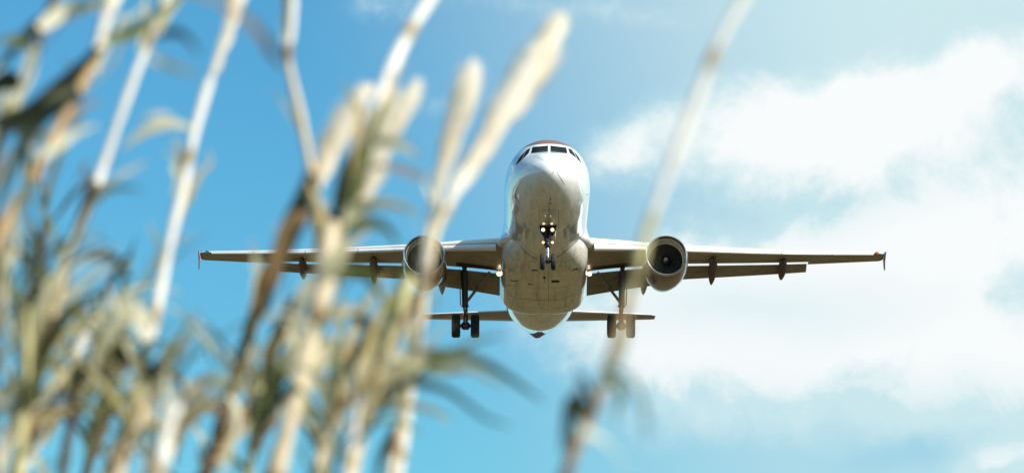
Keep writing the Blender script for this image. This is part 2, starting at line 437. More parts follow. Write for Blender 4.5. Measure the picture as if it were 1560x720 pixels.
# cockpit windows: frame band and panes
for quad in ([(811.5, 224.3), (834.9, 222.3), (834.9, 231.2), (809.2, 233.6)], [(838.7, 222.3), (862.5, 225.2), (864.3, 233.9), (838.7, 231.2)],
             [(802.4, 229), (808.3, 225.6), (805.6, 233.6), (795.6, 243.8)], [(793.0, 238.6), (801.2, 230.2), (794.2, 244.6), (785.6, 251)],
             [(865.4, 225.9), (871.2, 228.8), (878.0, 241.0), (867.8, 233.2)], [(873.2, 230.4), (881.4, 239.6), (885.2, 248.4), (879.8, 242.6)]):
    cx = sum(q[0] for q in quad) / 4; cy = sum(q[1] for q in quad) / 4
    big = []
    for x, y in quad:
        L_ = math.hypot(x - cx, y - cy); big.append((x + (x - cx) / L_ * 1.5, y + (y - cy) / L_ * 1.1))
    g = G(); patch(g, big, off=.005); fr = g.build('window_frame', M['frame'], plane)
    g = G(); patch(g, quad, off=.016); g.build('cockpit_window', M['glass'], fr)
# wipers
for ln in ([(834, 231.4), (822, 232.3), (814, 232.6)], [(839.5, 231.4), (852, 232.6), (860, 233)]):
    g = G(); strip(g, ln, .03, .03); g.build('wiper', M['seam'], plane)
# skin seams; some strips paint belly shading and light edges on the nose
SEAM_SHADE = [([(769.5, 341), (776, 354), (788, 370), (803, 386), (819, 396)], .05), ([(897, 345), (885, 360), (872, 374), (849, 392)], .05),
        ([(774, 384), (778, 391), (790, 396.5), (818, 398.5), (850, 398.5), (872, 395.5), (884, 388)], .022),
        ([(821, 398.5), (821, 466)], .022), ([(836, 398.5), (835.5, 466)], .022), ([(806, 398), (806, 412)], .018), ([(862, 397), (862, 410)], .018),
        ([(776, 412), (822, 412.5), (870, 411)], .014), ([(772, 433), (800, 438), (822, 439), (852, 438), (878, 434)], .03),
        ([(775, 448), (786, 454), (822, 457), (856, 456), (874, 448)], .05), ([(797, 457), (797, 467)], .018), ([(861, 456), (861, 467)], .02),
        ([(818, 412), (818, 440)], .012), ([(846, 439), (846, 457)], .012), ([(787, 441), (787, 454)], .012),
        ([(821, 345), (821.5, 320)], .022), ([(821.5, 319.5), (851, 319.5)], .022), ([(851, 320), (850.5, 345)], .022), ([(836, 345), (836.3, 305)], .02),
        ([(831, 300.5), (842, 300.5)], .02), ([(812, 242), (820, 235.5)], .02), ([(818, 239), (829, 245)], .016),
        ([(848, 262), (860, 281)], .028), ([(790, 283), (786.5, 291), (785, 305)], .03)]  # these two paint the sun's shade edge and the horizon's reflection
for pts, wd in SEAM_SHADE:
    g = G(); strip(g, pts, wd * (.62 if wd < .045 else .85)); g.build('seam_shade_strip', M['seam'], plane)
# white strip painting the fairing's sky-lit rear edge; vents and openings
g = G(); strip(g, [(771.5, 452), (777, 461), (788, 467.5), (802, 469.5), (834, 470), (858, 469), (869, 462), (875, 452)], .045, .02); g.build('painted_rim_light', M['rim_light'], fair)
for quad in ([(810, 410.5), (819, 410.5), (819, 412), (810, 412)], [(873, 410), (881, 407.8), (881, 409.4), (873, 411.6)], [(840, 426.5), (852, 426.5), (852, 430), (840, 430)],
             [(827, 421), (831.5, 421), (830, 425.5), (829, 425.5)], [(777, 426), (789, 428), (789, 429), (777, 427.2)], [(837.8, 302), (839.2, 302), (839.2, 305), (837.8, 305)],
             [(838, 308), (839.6, 308), (839.6, 310.4), (838, 310.4)], [(804, 431.5), (812, 433), (812, 434), (804, 432.6)]):
    g = G(); patch(g, quad, 3, 2, .008); g.build('vent', M['dark'], plane)
# blade antennas and drain mast
for (a_, b_, h) in ((818, 447, .26), (829.5, 424.5, .14)):
    p, nr = hit(a_, b_); g = G()
    g.prism([p + Vector((0, -.16, .03)), p + Vector((0, .2, .03)), p + Vector((0, .22, -h)), p + Vector((0, .06, -h))], (.03, 0, 0)); g.build('antenna', M['steel'], plane)
# pitot probes on the nose sides
for px, py in ((786, 296), (893, 296), (830, 262), (843, 262)):
    p, nr = hit(px, py); g = G(); g.tube([p, p + nr * .07, p + nr * .08 + Vector((0, -.12, 0))], .012, 6); g.build('probe', M['steel'], plane)

# ------------------------------------------------------------------ wings
LE0, SWP = 11.75, .5206
def le_s(x): return LE0 + (x - 1.98) * SWP
def te_s(x): return 18.0 + (x - 1.98) * .02 if x < 6.4 else 18.09 + (x - 6.4) * .295
zle = pchip([1.2, 2.27, 6.87, 11.85, 16.95], [-1.03, -.93, -.56, -.10, .49])
tc = pchip([1.2, 4, 6.4, 17], [.145, .125, .115, .105])
inc = pchip([1.2, 6.4, 17], [R(2.0), R(.6), R(-.6)])      # nose-up incidence
def naca(c_, t_):
    return 5 * t_ * (.2969 * math.sqrt(c_) - .126 * c_ - .3516 * c_ ** 2 + .2843 * c_ ** 3 - .1036 * c_ ** 4)
def foil(x, c_, up):
    """point on the wing surface of station x at chord fraction c_"""
    t_ = tc(x); camb = .018 * 4 * c_ * (1 - c_)
    z = camb + naca(c_, t_) * (1.05 if up else -.95)
    ch = te_s(x) - le_s(x); a = inc(x); s0, z0 = c_ * ch, z * ch
    return Vector((x, le_s(x) + s0 * math.cos(a) + z0 * math.sin(a), zle(x) - s0 * math.sin(a) + z0 * math.cos(a)))
def mir(p, sg): return (p[0] * sg, p[1], p[2])
def cosp(a, b, n): return [a + (b - a) * (1 - math.cos(math.pi * i / n)) / 2 for i in range(n + 1)]
CUT, FX = .745, 13.15
def wing_ring(x, cut):
    cs = [cut * (i / 16) ** 2 for i in range(17)]
    return [foil(x, c_, True) for c_ in reversed(cs)] + [foil(x, c_, False) for c_ in cs[1:]]
lower_bvh = {}
for sg in (1, -1):
    xs = [1.4, 1.98, 2.6, 3.4, 4.4, 5.4, 6.4, 7.6, 9, 10.5, 12, FX]
    g = G(); g.loft([[mir(p, sg) for p in wing_ring(x, CUT)] for x in xs])
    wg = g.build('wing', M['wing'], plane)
    lower_bvh[sg] = BVHTree.FromPolygons(g.v, g.f)
    # outer panel with the aileron part, then the rounded tip
    g = G(); g.loft([[mir(p, sg) for p in wing_ring(x, 1.0 if x < 16.5 else 1.0)] for x in (FX + .004, 14, 15, 16, 16.6)])
    xo = 16.6
    tip = []
    for k in range(1, 6):
        a = k / 5 * math.pi / 2; x = xo + .36 * math.sin(a); rg = wing_ring(xo, 1.0); c0 = foil(xo, .5, True) * .5 + foil(xo, .5, False) * .5
        sc_ = max(.12, math.cos(a))
        tip.append([mir((x, c0.y + .18 * math.sin(a) + (p.y - c0.y) * (.55 + .45 * sc_), c0.z + .03 * math.sin(a) + (p.z - c0.z) * sc_), sg) for p in rg])
    g.loft([[mir(p, sg) for p in wing_ring(16.6, 1.0)]] + tip)
    g.build('wing_tip', M['wing'], wg)
    g = G()      # aileron gap, hinge line
    for xa, xb in ((FX + .25, 16.2),):
        v = []
        for i in range(13):
            x = xa + (xb - xa) * i / 12
            for c_ in (.738, .752): v.append(mir(foil(x, c_, False) + Vector((0, 0, -.006)), sg))
        g.add(v, [(2 * i, 2 * i + 1, 2 * i + 3, 2 * i + 2) for i in range(12)])
    g.build('aileron_seam', M['seam'], wg)
    # slats: curved noses run out forward and down, in pieces
    for xa, xb in ((2.35, 5.05), (6.45, 9.0), (9.03, 11.6), (11.63, 14.2), (14.23, 16.35)):
        g = G(); rings = []
        for i in range(7):
            x = xa + (xb - xa) * i / 6; ch = te_s(x) - le_s(x)
            ch = min(ch, 3.9)
            pts = [foil(x, c_, True) for c_ in (.17, .13, .09, .055, .03, .012, .003)] + [foil(x, c_, False) for c_ in (0, .004, .014, .03)]
            o0 = foil(x, 0, True)
            inner = [o0 + (p - o0) * .62 + Vector((0, ch * .04, 0)) for p in reversed(pts)]
            rot = Matrix.Rotation(R(15), 3, 'X'); piv = foil(x, .15, True)
            out = [piv + rot @ (p - piv) + Vector((0, -ch * .050, -ch * .012)) for p in pts + inner]
            rings.append([mir(p, sg) for p in out])
        g.loft(rings); g.build('slat', M['slat'], wg)
    # fixed inner nose is bare grey; flaps
    def flap(xa, xb, fc, dfl, name):
        g = G(); rings = []
        for i in range(9):
            x = xa + (xb - xa) * i / 8; ch = te_s(x) - le_s(x); fch = fc(x)
            o = foil(x, CUT, False) + Vector((0, .13 + .02 * ch, -.02 - .012 * ch)); a = dfl + inc(x)
            cs = [(k / 10) ** 1.6 for k in range(11)]
            prof = [(c_, .05 * (1 - c_) * c_ + naca(c_, .13) * 1.2) for c_ in reversed(cs)] + [(c_, .05 * (1 - c_) * c_ - naca(c_, .13) * .5) for c_ in cs[1:]]
            rings.append([mir((x, o.y + (c_ * math.cos(a) + z * math.sin(a)) * fch, o.z + (-c_ * math.sin(a) + z * math.cos(a)) * fch), sg) for c_, z in prof])
        g.loft(rings); g.build(name, M['flap'], wg)
    flap(2.12, 6.30, lambda x: 1.42 - (x - 2.1) * .075, R(33), 'flap')
    flap(6.36, FX - .08, lambda x: .26 * (te_s(x) - le_s(x)), R(25), 'flap')
    # dark shroud above the slot
    # canoe fairings over the flap tracks
    for xf, s0, s1, zb_ in ((4.95, 16.2, 19.35, None), (8.28, 15.95, 18.9, None), (11.8, 17.8, 20.0, None)):
        L_ = s1 - s0; z0 = min(foil(xf, .55, False).z, foil(xf, .7, False).z) + .06; g = G(); rings = []
        for i in range(15):
            u = i / 14; r_ = max(.012, .215 * math.sin(math.pi * min(1, max(0, u ** .85))) ** .62)
            drop = .19 + .66 * L_ / 2.7 * max(0, u - .12) ** 1.1
            rings.append([mir((xf + r_ * math.sin(q * math.pi / 8), s0 + u * L_, z0 - drop + r_ * 1.1 * math.cos(q * math.pi / 8)), sg) for q in range(16)])
        g.loft(rings); g.build('flap_track_fairing', M['mauve_dk'], wg)
    # wing tip fence
    g = G(); c = foil(16.6, .45, True); xt = 16.99
    poly = [(c.y - .62, c.z - .02), (c.y + .1, c.z + .12), (c.y + .95, c.z + .22), (c.y + 1.08, c.z + .20), (c.y + .88, c.z + .05), (c.y + .95, c.z - .30), (c.y + .98, c.z - .55), (c.y + .82, c.z - .60), (c.y + .3, c.z - .28)]
    g.prism([mir((xt + (z - c.z) * (.05 if z > c.z else -.11), y, z), sg) for y, z in poly], (.045, 0, 0)); g.build('wingtip_fence', M['red'], wg)
    # position lamp
    p = foil(16.5, .0, True); g = G()
    g.lathe([(-.10, .01), (-.06, .045), (.05, .065), (.2, .06), (.3, .02)], mir(p + Vector((0.02, -.02, .03)), sg), (sg * .6, 1, 0), 12)
    g.build('position_lamp', M['amber'] if sg > 0 else M['green'], wg)
    # landing lamp under the wing root, hanging on its swing arm
    p = lower_bvh[sg].ray_cast(camL, ray(898 if sg > 0 else 760, 412))[0] or Vector((sg * 2.3, 16, -1.3))
    ax = (camL - p).normalized(); g = G()
    lc = p + Vector((0, -.05, -.17))
    g.lathe([(.10, .12), (.08, .135), (-.12, .11), (-.2, .03)], lc, ax, 20)
    g.tube([lc - ax * .1, p + Vector((0, .1, .05))], .035, 8)
    ll = g.build('landing_light', M['steel'], plane)
    g = G(); g.lathe([(.095, .128), (.105, .085)], lc, ax, 20, 1); g.lathe([(.106, .085), (.125, .06), (.14, .001)], lc, ax, 20, 0); g.build('lens', M['lamp_wing'], ll, mats=[M['glow']])
    # ---------------------------------------------------------------- engine
    ec = Vector((sg * 5.75, 11.25, -1.73)); A = (0, 1, 0)
    g = G(); g.lathe([(.16, 1.005), (.5, 1.05), (1.0, 1.075), (1.7, 1.08), (2.5, 1.04), (3.3, .93), (4.0, .80), (4.5, .70), (4.5, .66), (3.6, .62)], ec, A, 64)
    en = bpy.data.objects.new('engine', None); col.objects.link(en); en.parent = plane
    g.build('nacelle', M['mauve'], en)
    g = G(); prof = []
    for k in range(13):
        a = R(-100) + R(235) * k / 12          # rounded lip
        prof.append((.14 - .14 * math.cos(a - R(20)) * 1.0, .945 + .062 * math.sin(a) ))
    prof = [(.17, 1.004), (.09, .995), (.03, .972), (.004, .945), (.012, .922), (.05, .905), (.12, .892), (.22, .885)]
    g.lathe(prof, ec, A, 64); g.build('intake_lip', M['lip'], en)
    g = G(); g.lathe([(.221, .884), (.5, .872), (.95, .868), (1.0, .80), (1.05, .868), (1.5, .868)], ec, A, 64); g.build('intake_barrel', M['barrel'], en)
    g = G()
    for k in range(36):
        a0 = k / 36 * 2 * math.pi; v = []
        for i in range(6):
            r_ = .24 + (.862 - .24) * i / 5; tw = R(30 + 28 * i / 5); cw = .085 + .075 * i / 5
            for e in (-1, 1):
                ang = a0 + e * cw * math.sin(tw) / r_ * .5
                v.append(ec + Vector((r_ * math.cos(ang) , 1.12 + e * cw * math.cos(tw) * .8, r_ * math.sin(ang))))
        g.add(v, [(2 * i, 2 * i + 1, 2 * i + 3, 2 * i + 2) for i in range(5)])
    g.lathe([(1.42, .862), (1.42, .2)], ec, A, 48)
    g.build('fan', M['fan'], en, smooth=False)
    g = G(); sp = [(.72, .003), (.74, .05), (.85, .13), (1.0, .205), (1.15, .25), (1.25, .25)]
    g.lathe(sp, ec, A, 32)
    v = []
    for i in range(26):
        u = i / 25; a = u * 2 * math.pi * 1.1; h = .73 + .04 * u; r_ = np.interp(h, [q[0] for q in sp], [q[1] for q in sp]) + .006
        for e in (-.5, .5):
            hh = h + e * .016; r2 = np.interp(hh, [q[0] for q in sp], [q[1] for q in sp]) + .007
            v.append(ec + Vector((r2 * math.cos(a), hh, r2 * math.sin(a))))
    g.add(v, [(2 * i, 2 * i + 1, 2 * i + 3, 2 * i + 2) for i in range(25)], 1)
    g.build('spinner', M['spinner'], en, mats=[M['whitemark']])
    g = G(); g.lathe([(3.2, .60), (4.4, .50), (5.0, .42), (5.0, .38), (4.2, .36)], ec, A, 40); g.lathe([(4.2, .34), (5.0, .26), (5.6, .05)], ec, A, 32); g.build('exhaust', M['hot'], en)
    # strake
    g = G(); a = R(38 if sg > 0 else 142); r0 = 1.05
    dv = Vector((math.cos(a), 0, math.sin(a)))
    # pylon
    g = G()
    zt_ = lambda s_: zle(5.75) + .02
    prof = [(12.1, -.74), (12.9, -.42), (13.75, -.28), (14.6, -.5), (17.2, -.75), (17.0, -1.0), (15.6, -1.35), (14.6, -1.3), (12.6, -.85)]
    g.prism([(sg * 5.75, y, z) for y, z in prof], (.38, 0, 0)); g.build('pylon', M['mauve'], en)
    # ---------------------------------------------------------------- main gear
    mg = bpy.data.objects.new('main_gear', None); col.objects.link(mg); mg.parent = plane
    X = sg * 3.795; TOP = Vector((sg * 3.85, 17.0, -1.10)); AX = Vector((X, 17.7, -3.66))
    mid = TOP.lerp(AX, .62)
    g = G(); g.tube([TOP, TOP.lerp(AX, .1), mid], [.17, .16, .15], 16); g.tube([mid, mid.lerp(AX, .1)], [.18, .18], 16)
    g.tube([TOP + Vector((-sg * .0, -.55, 0.1)), TOP + Vector((0, .5, .05))], .12, 12)
    g.tube([TOP.lerp(AX, .12) + Vector((sg * .12, -.1, 0)), mid + Vector((sg * .12, -.05, 0))], .035, 6)
    g.tube([TOP.lerp(AX, .05) + Vector((-sg * .1, -.14, 0)), mid.lerp(AX, .25) + Vector((-sg * .1, -.13, 0)), AX + Vector((-sg * .1, -.1, .1))], .025, 6)
    g.build('strut', M['steel_dk'], mg)
    g = G(); g.tube([mid, AX], .095, 14); g.build('piston', M['chrome'], mg)
    g = G(); kn = mid.lerp(AX, .55) + Vector((0, -.42, 0))
    for e in (-1, 1):
        g.tube([mid + Vector((e * .1, -.12, 0)), kn + Vector((e * .03, 0, 0))], .035, 6); g.tube([AX + Vector((e * .1, -.08, .05)), kn + Vector((e * .03, 0, 0))], .035, 6)
    g.build('torque_link', M['steel_dk'], mg)
    g = G(); br0 = Vector((sg * 2.62, 16.45, -1.28)); br1 = TOP.lerp(AX, .60)
    el_ = br0.lerp(br1, .5)
    g.tube([br0, el_], [.085, .08], 10); g.tube([el_, br1], [.075, .07], 10); g.tube([el_ + Vector((0, 0, .02)), TOP.lerp(AX, .1)], .03, 6)
    g.lathe([(-.12, .11), (.12, .11)], el_, (0, 1, 0), 12)
    g.build('side_brace', M['steel'], mg)
    g = G(); g.tube([AX + Vector((-.62, 0, 0)), AX + Vector((.62, 0, 0))], .085, 12); g.lathe([(-.2, .14), (-.1, .2), (.1, .2), (.2, .14)], AX, (1, 0, 0), 16); g.build('axle', M['steel_dk'], mg)
    g = G()
    pl_ = [TOP + Vector((sg * .24, -.5, 0.0)), TOP + Vector((sg * .24, .62, 0)), TOP.lerp(AX, .5) + Vector((sg * .22, .5, 0)), TOP.lerp(AX, .62) + Vector((sg * .22, .1, 0)), TOP.lerp(AX, .6) + Vector((sg * .22, -.35, 0))]
    g.prism(pl_, (.05, 0, 0)); g.build('gear_door', M['flap'], mg)
    for e in (-1, 1):
        wc = AX + Vector((e * .465, 0, 0)); g = G(); rw, hw = .585, .215
        pr = [(-hw * .55, .27), (-hw * .82, .33), (-hw, .44), (-hw * .93, .53), (-hw * .62, .578)]
        for q in (-.5, -.22, .06, .34):
            pr += [(hw * q, rw), (hw * (q + .04), rw - .014), (hw * (q + .09), rw - .014), (hw * (q + .12), rw)]
        pr += [(hw * .62, .578), (hw * .93, .53), (hw, .44), (hw * .82, .33), (hw * .55, .27)]
        g.lathe(pr, wc, (1, 0, 0), 44, 0)
        g.lathe([(-hw * .5, .275), (-hw * .35, .2), (-hw * .6, .09), (-hw * .62, .001)], wc, (1, 0, 0), 32, 1)
        g.lathe([(hw * .5, .275), (hw * .35, .2), (hw * .6, .09), (hw * .62, .001)], wc, (1, 0, 0), 32, 1)
        g.build('wheel', M['tyre'], mg, mats=[M['steel']])
    # black sheet under the wing, painting the shade of the leg's bay
    g = G(); tree = lower_bvh[sg]; v = []
    bay = [(s_, x) for s_ in (15.62, 16.5) for x in (2.3, 3.0, 3.6, 4.25)]
    for s_, x in bay:
        cfr = (s_ - le_s(x)) / (te_s(x) - le_s(x)); v.append(mir(foil(x, min(.744, cfr), False) + Vector((0, 0, -.012)), sg))
    g.add(v, [(i, i + 1, i + 5, i + 4) for i in range(3)]); g.build('bay_shade', M['dark'], wg)

# ------------------------------------------------------------------ nose gear
ng = bpy.data.objects.new('nose_gear', None); col.objects.link(ng); ng.parent = plane
TP, AX = Vector((0, 5.25, -1.8)), Vector((0, 4.98, -3.64))
md = TP.lerp(AX, .62)
g = G(); g.tube([TP, md], .105, 14); g.tube([md.lerp(TP, .25), md], .135, 14); g.tube([md.lerp(TP, .12) + Vector((-.16, -.05, 0)), md.lerp(TP, .12) + Vector((.16, -.05, 0))], .06, 8)
g.tube([Vector((-.2, 5.3, -1.95)), Vector((-.11, 5.12, -2.75))], .035, 6); g.tube([Vector((.2, 5.3, -1.95)), Vector((.11, 5.12, -2.75))], .035, 6)
g.tube([Vector((-.05, 4.9, -2.6)), Vector((.10, 4.85, -2.75)), Vector((.07, 4.9, -2.95))], .05, 8)
g.build('strut', M['steel_dk'], ng)
g = G(); g.tube([md, AX], .062, 12); g.build('piston', M['chrome'], ng)
g = G(); kn = md.lerp(AX, .5) + Vector((0, .3, 0)); g.tube([md + Vector((0, .1, 0)), kn, AX + Vector((0, .06, .05))], .035, 6); g.build('torque_link', M['steel_dk'], ng)
g = G(); g.tube([AX + Vector((-.36, 0, 0)), AX + Vector((.36, 0, 0))], .06, 10); g.lathe([(-.08, .09), (.08, .09)], AX, (1, 0, 0), 12); g.build('axle', M['steel_dk'], ng)
for e in (-1, 1):
    wc = AX + Vector((e * .25, 0, 0)); g = G(); rw, hw = .382, .11
    pr = [(-hw * .6, .18), (-hw * .85, .22), (-hw, .29), (-hw * .9, .345), (-hw * .6, .376)]
    for q in (-.45, -.02, .38): pr += [(hw * q, rw), (hw * (q + .05), rw - .009), (hw * (q + .1), rw - .009), (hw * (q + .14), rw)]
    pr += [(hw * .62, .376), (hw * .9, .345), (hw, .29), (hw * .85, .22), (hw * .6, .18)]
    g.lathe(pr, wc, (1, 0, 0), 36, 0)
    for s2 in (-1, 1): g.lathe([(s2 * hw * .5, .185), (s2 * hw * .3, .13), (s2 * hw * .6, .05), (s2 * hw * .6, .001)], wc, (1, 0, 0), 24, 1)
    g.build('wheel', M['tyre'], ng, mats=[M['steel']])
    # lamps: big ones at the top of the leg, turn-off lamps lower
    for lx, lz, ly, lr, mm in ((.215, -2.16, 4.86, .092, 'lamp'), (.215, -2.74, 4.95, .062, 'lamp2')):
        lc = Vector((e * lx, ly, lz)); ax = (camL - lc).normalized(); g = G()
        g.lathe([(.05, lr), (.03, lr * 1.12), (-.07, lr * .85), (-.13, .02)], lc, ax, 20); g.tube([lc - ax * .06, Vector((e * .05, 5.1, lz))], .03, 6)
        lo = g.build('landing_light', M['steel_dk'], ng)
        g = G(); g.lathe([(.048, lr * 1.0), (.055, lr * .72)], lc, ax, 20, 1); g.lathe([(.056, lr * .72), (.07, lr * .5), (.08, .001)], lc, ax, 20, 0); g.build('lens', M[mm], lo, mats=[M['glow']])
    # hanging doors and bracket
    g = G(); g.prism([Vector((e * .42, 4.72, -1.98)), Vector((e * .42, 5.95, -1.98)), Vector((e * .33, 5.9, -2.52)), Vector((e * .33, 4.85, -2.46))], (.03, 0, .004)); g.build('gear_door', M['fairing'], ng)
    g = G(); g.prism([Vector((e * .06, 4.95, -2.05)), Vector((e * .44, 4.95, -1.98)), Vector((e * .42, 4.95, -2.12)), Vector((e * .1, 4.95, -2.62)), Vector((e * .06, 4.95, -2.62))], (0, .05, 0)); g.build('light_bracket', M['dark'], ng)
g = G(); patch(g, [(822, 342.5), (849, 342.5), (846, 352), (826, 352)], 6, 4, .01); g.build('bay_shade', M['dark'], ng)  # black patch on the skin, painting the nose gear bay's shade
# closed bay doors' small lights above the leg
g = G(); g.box((0, 4.78, -2.02), .2, .1, .08); g.build('steering_unit', M['dark'], ng)

# ------------------------------------------------------------------ tail
for sg in (1, -1):
    g = G(); rings = []
    for x in (.25, .9, 2, 3.2, 4.4, 5.4, 6.0, 6.22):
        u = (x - .5) / 5.72; s0 = 31.3 + u * 3.2; ch = 3.75 - u * 2.2; z0 = .40 + u * .52; t_ = .105 * (1 if x < 6.1 else .4)
        if x > 6.1: s0 += .2; ch -= .35
        a = R(-4.2); cs = [(k / 12) ** 1.7 for k in range(13)]
        pr = [(c_, naca(c_, t_) * .85) for c_ in reversed(cs)] + [(c_, -naca(c_, t_) * 1.05) for c_ in cs[1:]]
        rings.append([mir((x, s0 + c_ * ch, z0 - c_ * ch * math.sin(a) + z * ch), sg) for c_, z in pr])
    g.loft(rings); tp = g.build('tailplane', M['wing'], plane)
    g = G(); v = []
    for i in range(9):
        x = 1.2 + 4.8 * i / 8; u = (x - .5) / 5.72; s0 = 31.3 + u * 3.2; ch = 3.75 - u * 2.2; z0 = .40 + u * .52
        for c_ in (.70, .712): v.append(mir((x, s0 + c_ * ch, z0 + c_ * ch * .0732 - naca(c_, .105) * 1.05 * ch - .006), sg))
    g.add(v, [(2 * i, 2 * i + 1, 2 * i + 3, 2 * i + 2) for i in range(8)]); g.build('elevator_seam', M['seam'], tp)
g = G(); rings = []
for z, s0, ch, th in ((1.3, 28.6, 6.6, .1), (2.2, 29.6, 5.9, .1), (5.0, 32.2, 4.1, .1), (7.6, 34.6, 2.5, .1), (7.8, 35.0, 2.0, .05)):
    cs = [(k / 12) ** 1.7 for k in range(13)]
    rings.append([(naca(c_, th) * ch, s0 + c_ * ch, z) for c_ in reversed(cs)] + [(-naca(c_, th) * ch, s0 + c_ * ch, z) for c_ in cs[1:]])
g.loft(rings); g.build('tail_fin', M['mauve'], plane)
# ------------------------------------------------------------------ the reeds a few metres in front of the camera
def b_leafy(c1, c2, tr, sc_=9.0):
    def f(n, p):
        co = obj_co(n)
        mp = n.node('ShaderNodeMapping'); n.set(mp.inputs[0], co); mp.inputs['Scale'].default_value = (1, 1, .35)
        c = n.mix(n.smooth(n.noise(mp.outputs[0], sc_, 5, .6), .36, .64), c1, c2)
        n.set(p.inputs['Base Color'], c)
        tb = n.node('ShaderNodeBsdfTranslucent'); n.set(tb.inputs[0], c)
        ms = n.node('ShaderNodeMixShader'); ms.inputs[0].default_value = tr
        out = n.t.nodes['Material Output']
        n.t.links.new(p.outputs[0], ms.inputs[1]); n.t.links.new(tb.outputs[0], ms.inputs[2]); n.t.links.new(ms.outputs[0], out.inputs[0])
    return f
M['leaf_pale'] = mat('leaf_dry_pale', rough=.6, spec=.2, build=b_leafy((.80, .74, .55), (.66, .60, .36), .42))
M['leaf_straw'] = mat('leaf_dry_straw', rough=.6, spec=.2, build=b_leafy((.68, .50, .25), (.54, .44, .19), .42))
M['leaf_green'] = mat('leaf_green', rough=.5, spec=.2, build=b_leafy((.22, .23, .08), (.11, .135, .048), .38))
M['leaf_shaded'] = mat('leaf_shaded_green', rough=.5, spec=.2, build=b_leafy((.035, .042, .024), (.07, .075, .035), .22))  # leaves in shadow: their shade is put into the colour
M['leaf_brown'] = mat('leaf_dry_brown', rough=.6, spec=.2, build=b_leafy((.33, .20, .085), (.20, .125, .06), .3))
M['plume'] = mat('seed_plume_cream', rough=.9, spec=.1, build=b_leafy((.93, .89, .79), (.88, .80, .65), .36, 14.0))
M['plume_core'] = mat('seed_plume_core', rough=.9, spec=.1, build=b_leafy((.90, .82, .67), (.80, .68, .49), .1, 14.0))
def b_stem(c1, c2, node_c, greying):
    def f(n, p):
        at = n.node('ShaderNodeAttribute'); at.attribute_name = 'along'; a = at.outputs['Fac']
        co = obj_co(n)
        c = n.mix(n.smooth(n.noise(n.xyz(a, 0., 0.), 2.6, 4, .6), .38, .62), c1, c2)
        c = n.mix(n.m('MULTIPLY', n.smooth(n.noise(co, 60, 4, .6), .5, .7), greying), c, (.16, .12, .07))
        fr = n.m('ABSOLUTE', n.m('SUBTRACT', n.m('FRACT', n.m('DIVIDE', a, .23)), .5))
        c = n.mix(n.smooth(fr, .09, .02), c, node_c)
        n.set(p.inputs['Base Color'], c)
    return f
M['stem_pale'] = mat('reed_stem_pale', rough=.45, spec=.4, build=b_stem((.86, .82, .75), (.76, .70, .59), (.40, .30, .16), .25))
M['stem_tan'] = mat('reed_stem_tan', rough=.5, spec=.3, build=b_stem((.72, .60, .42), (.58, .45, .27), (.26, .17, .08), .45))
M['stem_gold'] = mat('reed_stem_golden', rough=.5, spec=.3, build=b_stem((.46, .29, .11), (.36, .22, .10), (.18, .10, .05), .4))
M['stem_green'] = mat('reed_stem_green', rough=.5, spec=.3, build=b_stem((.52, .48, .22), (.62, .52, .27), (.22, .18, .08), .4))
M['stem_dark'] = mat('reed_stem_dark', rough=.6, spec=.2, build=b_stem((.085, .062, .04), (.14, .095, .055), (.05, .035, .02), .4))

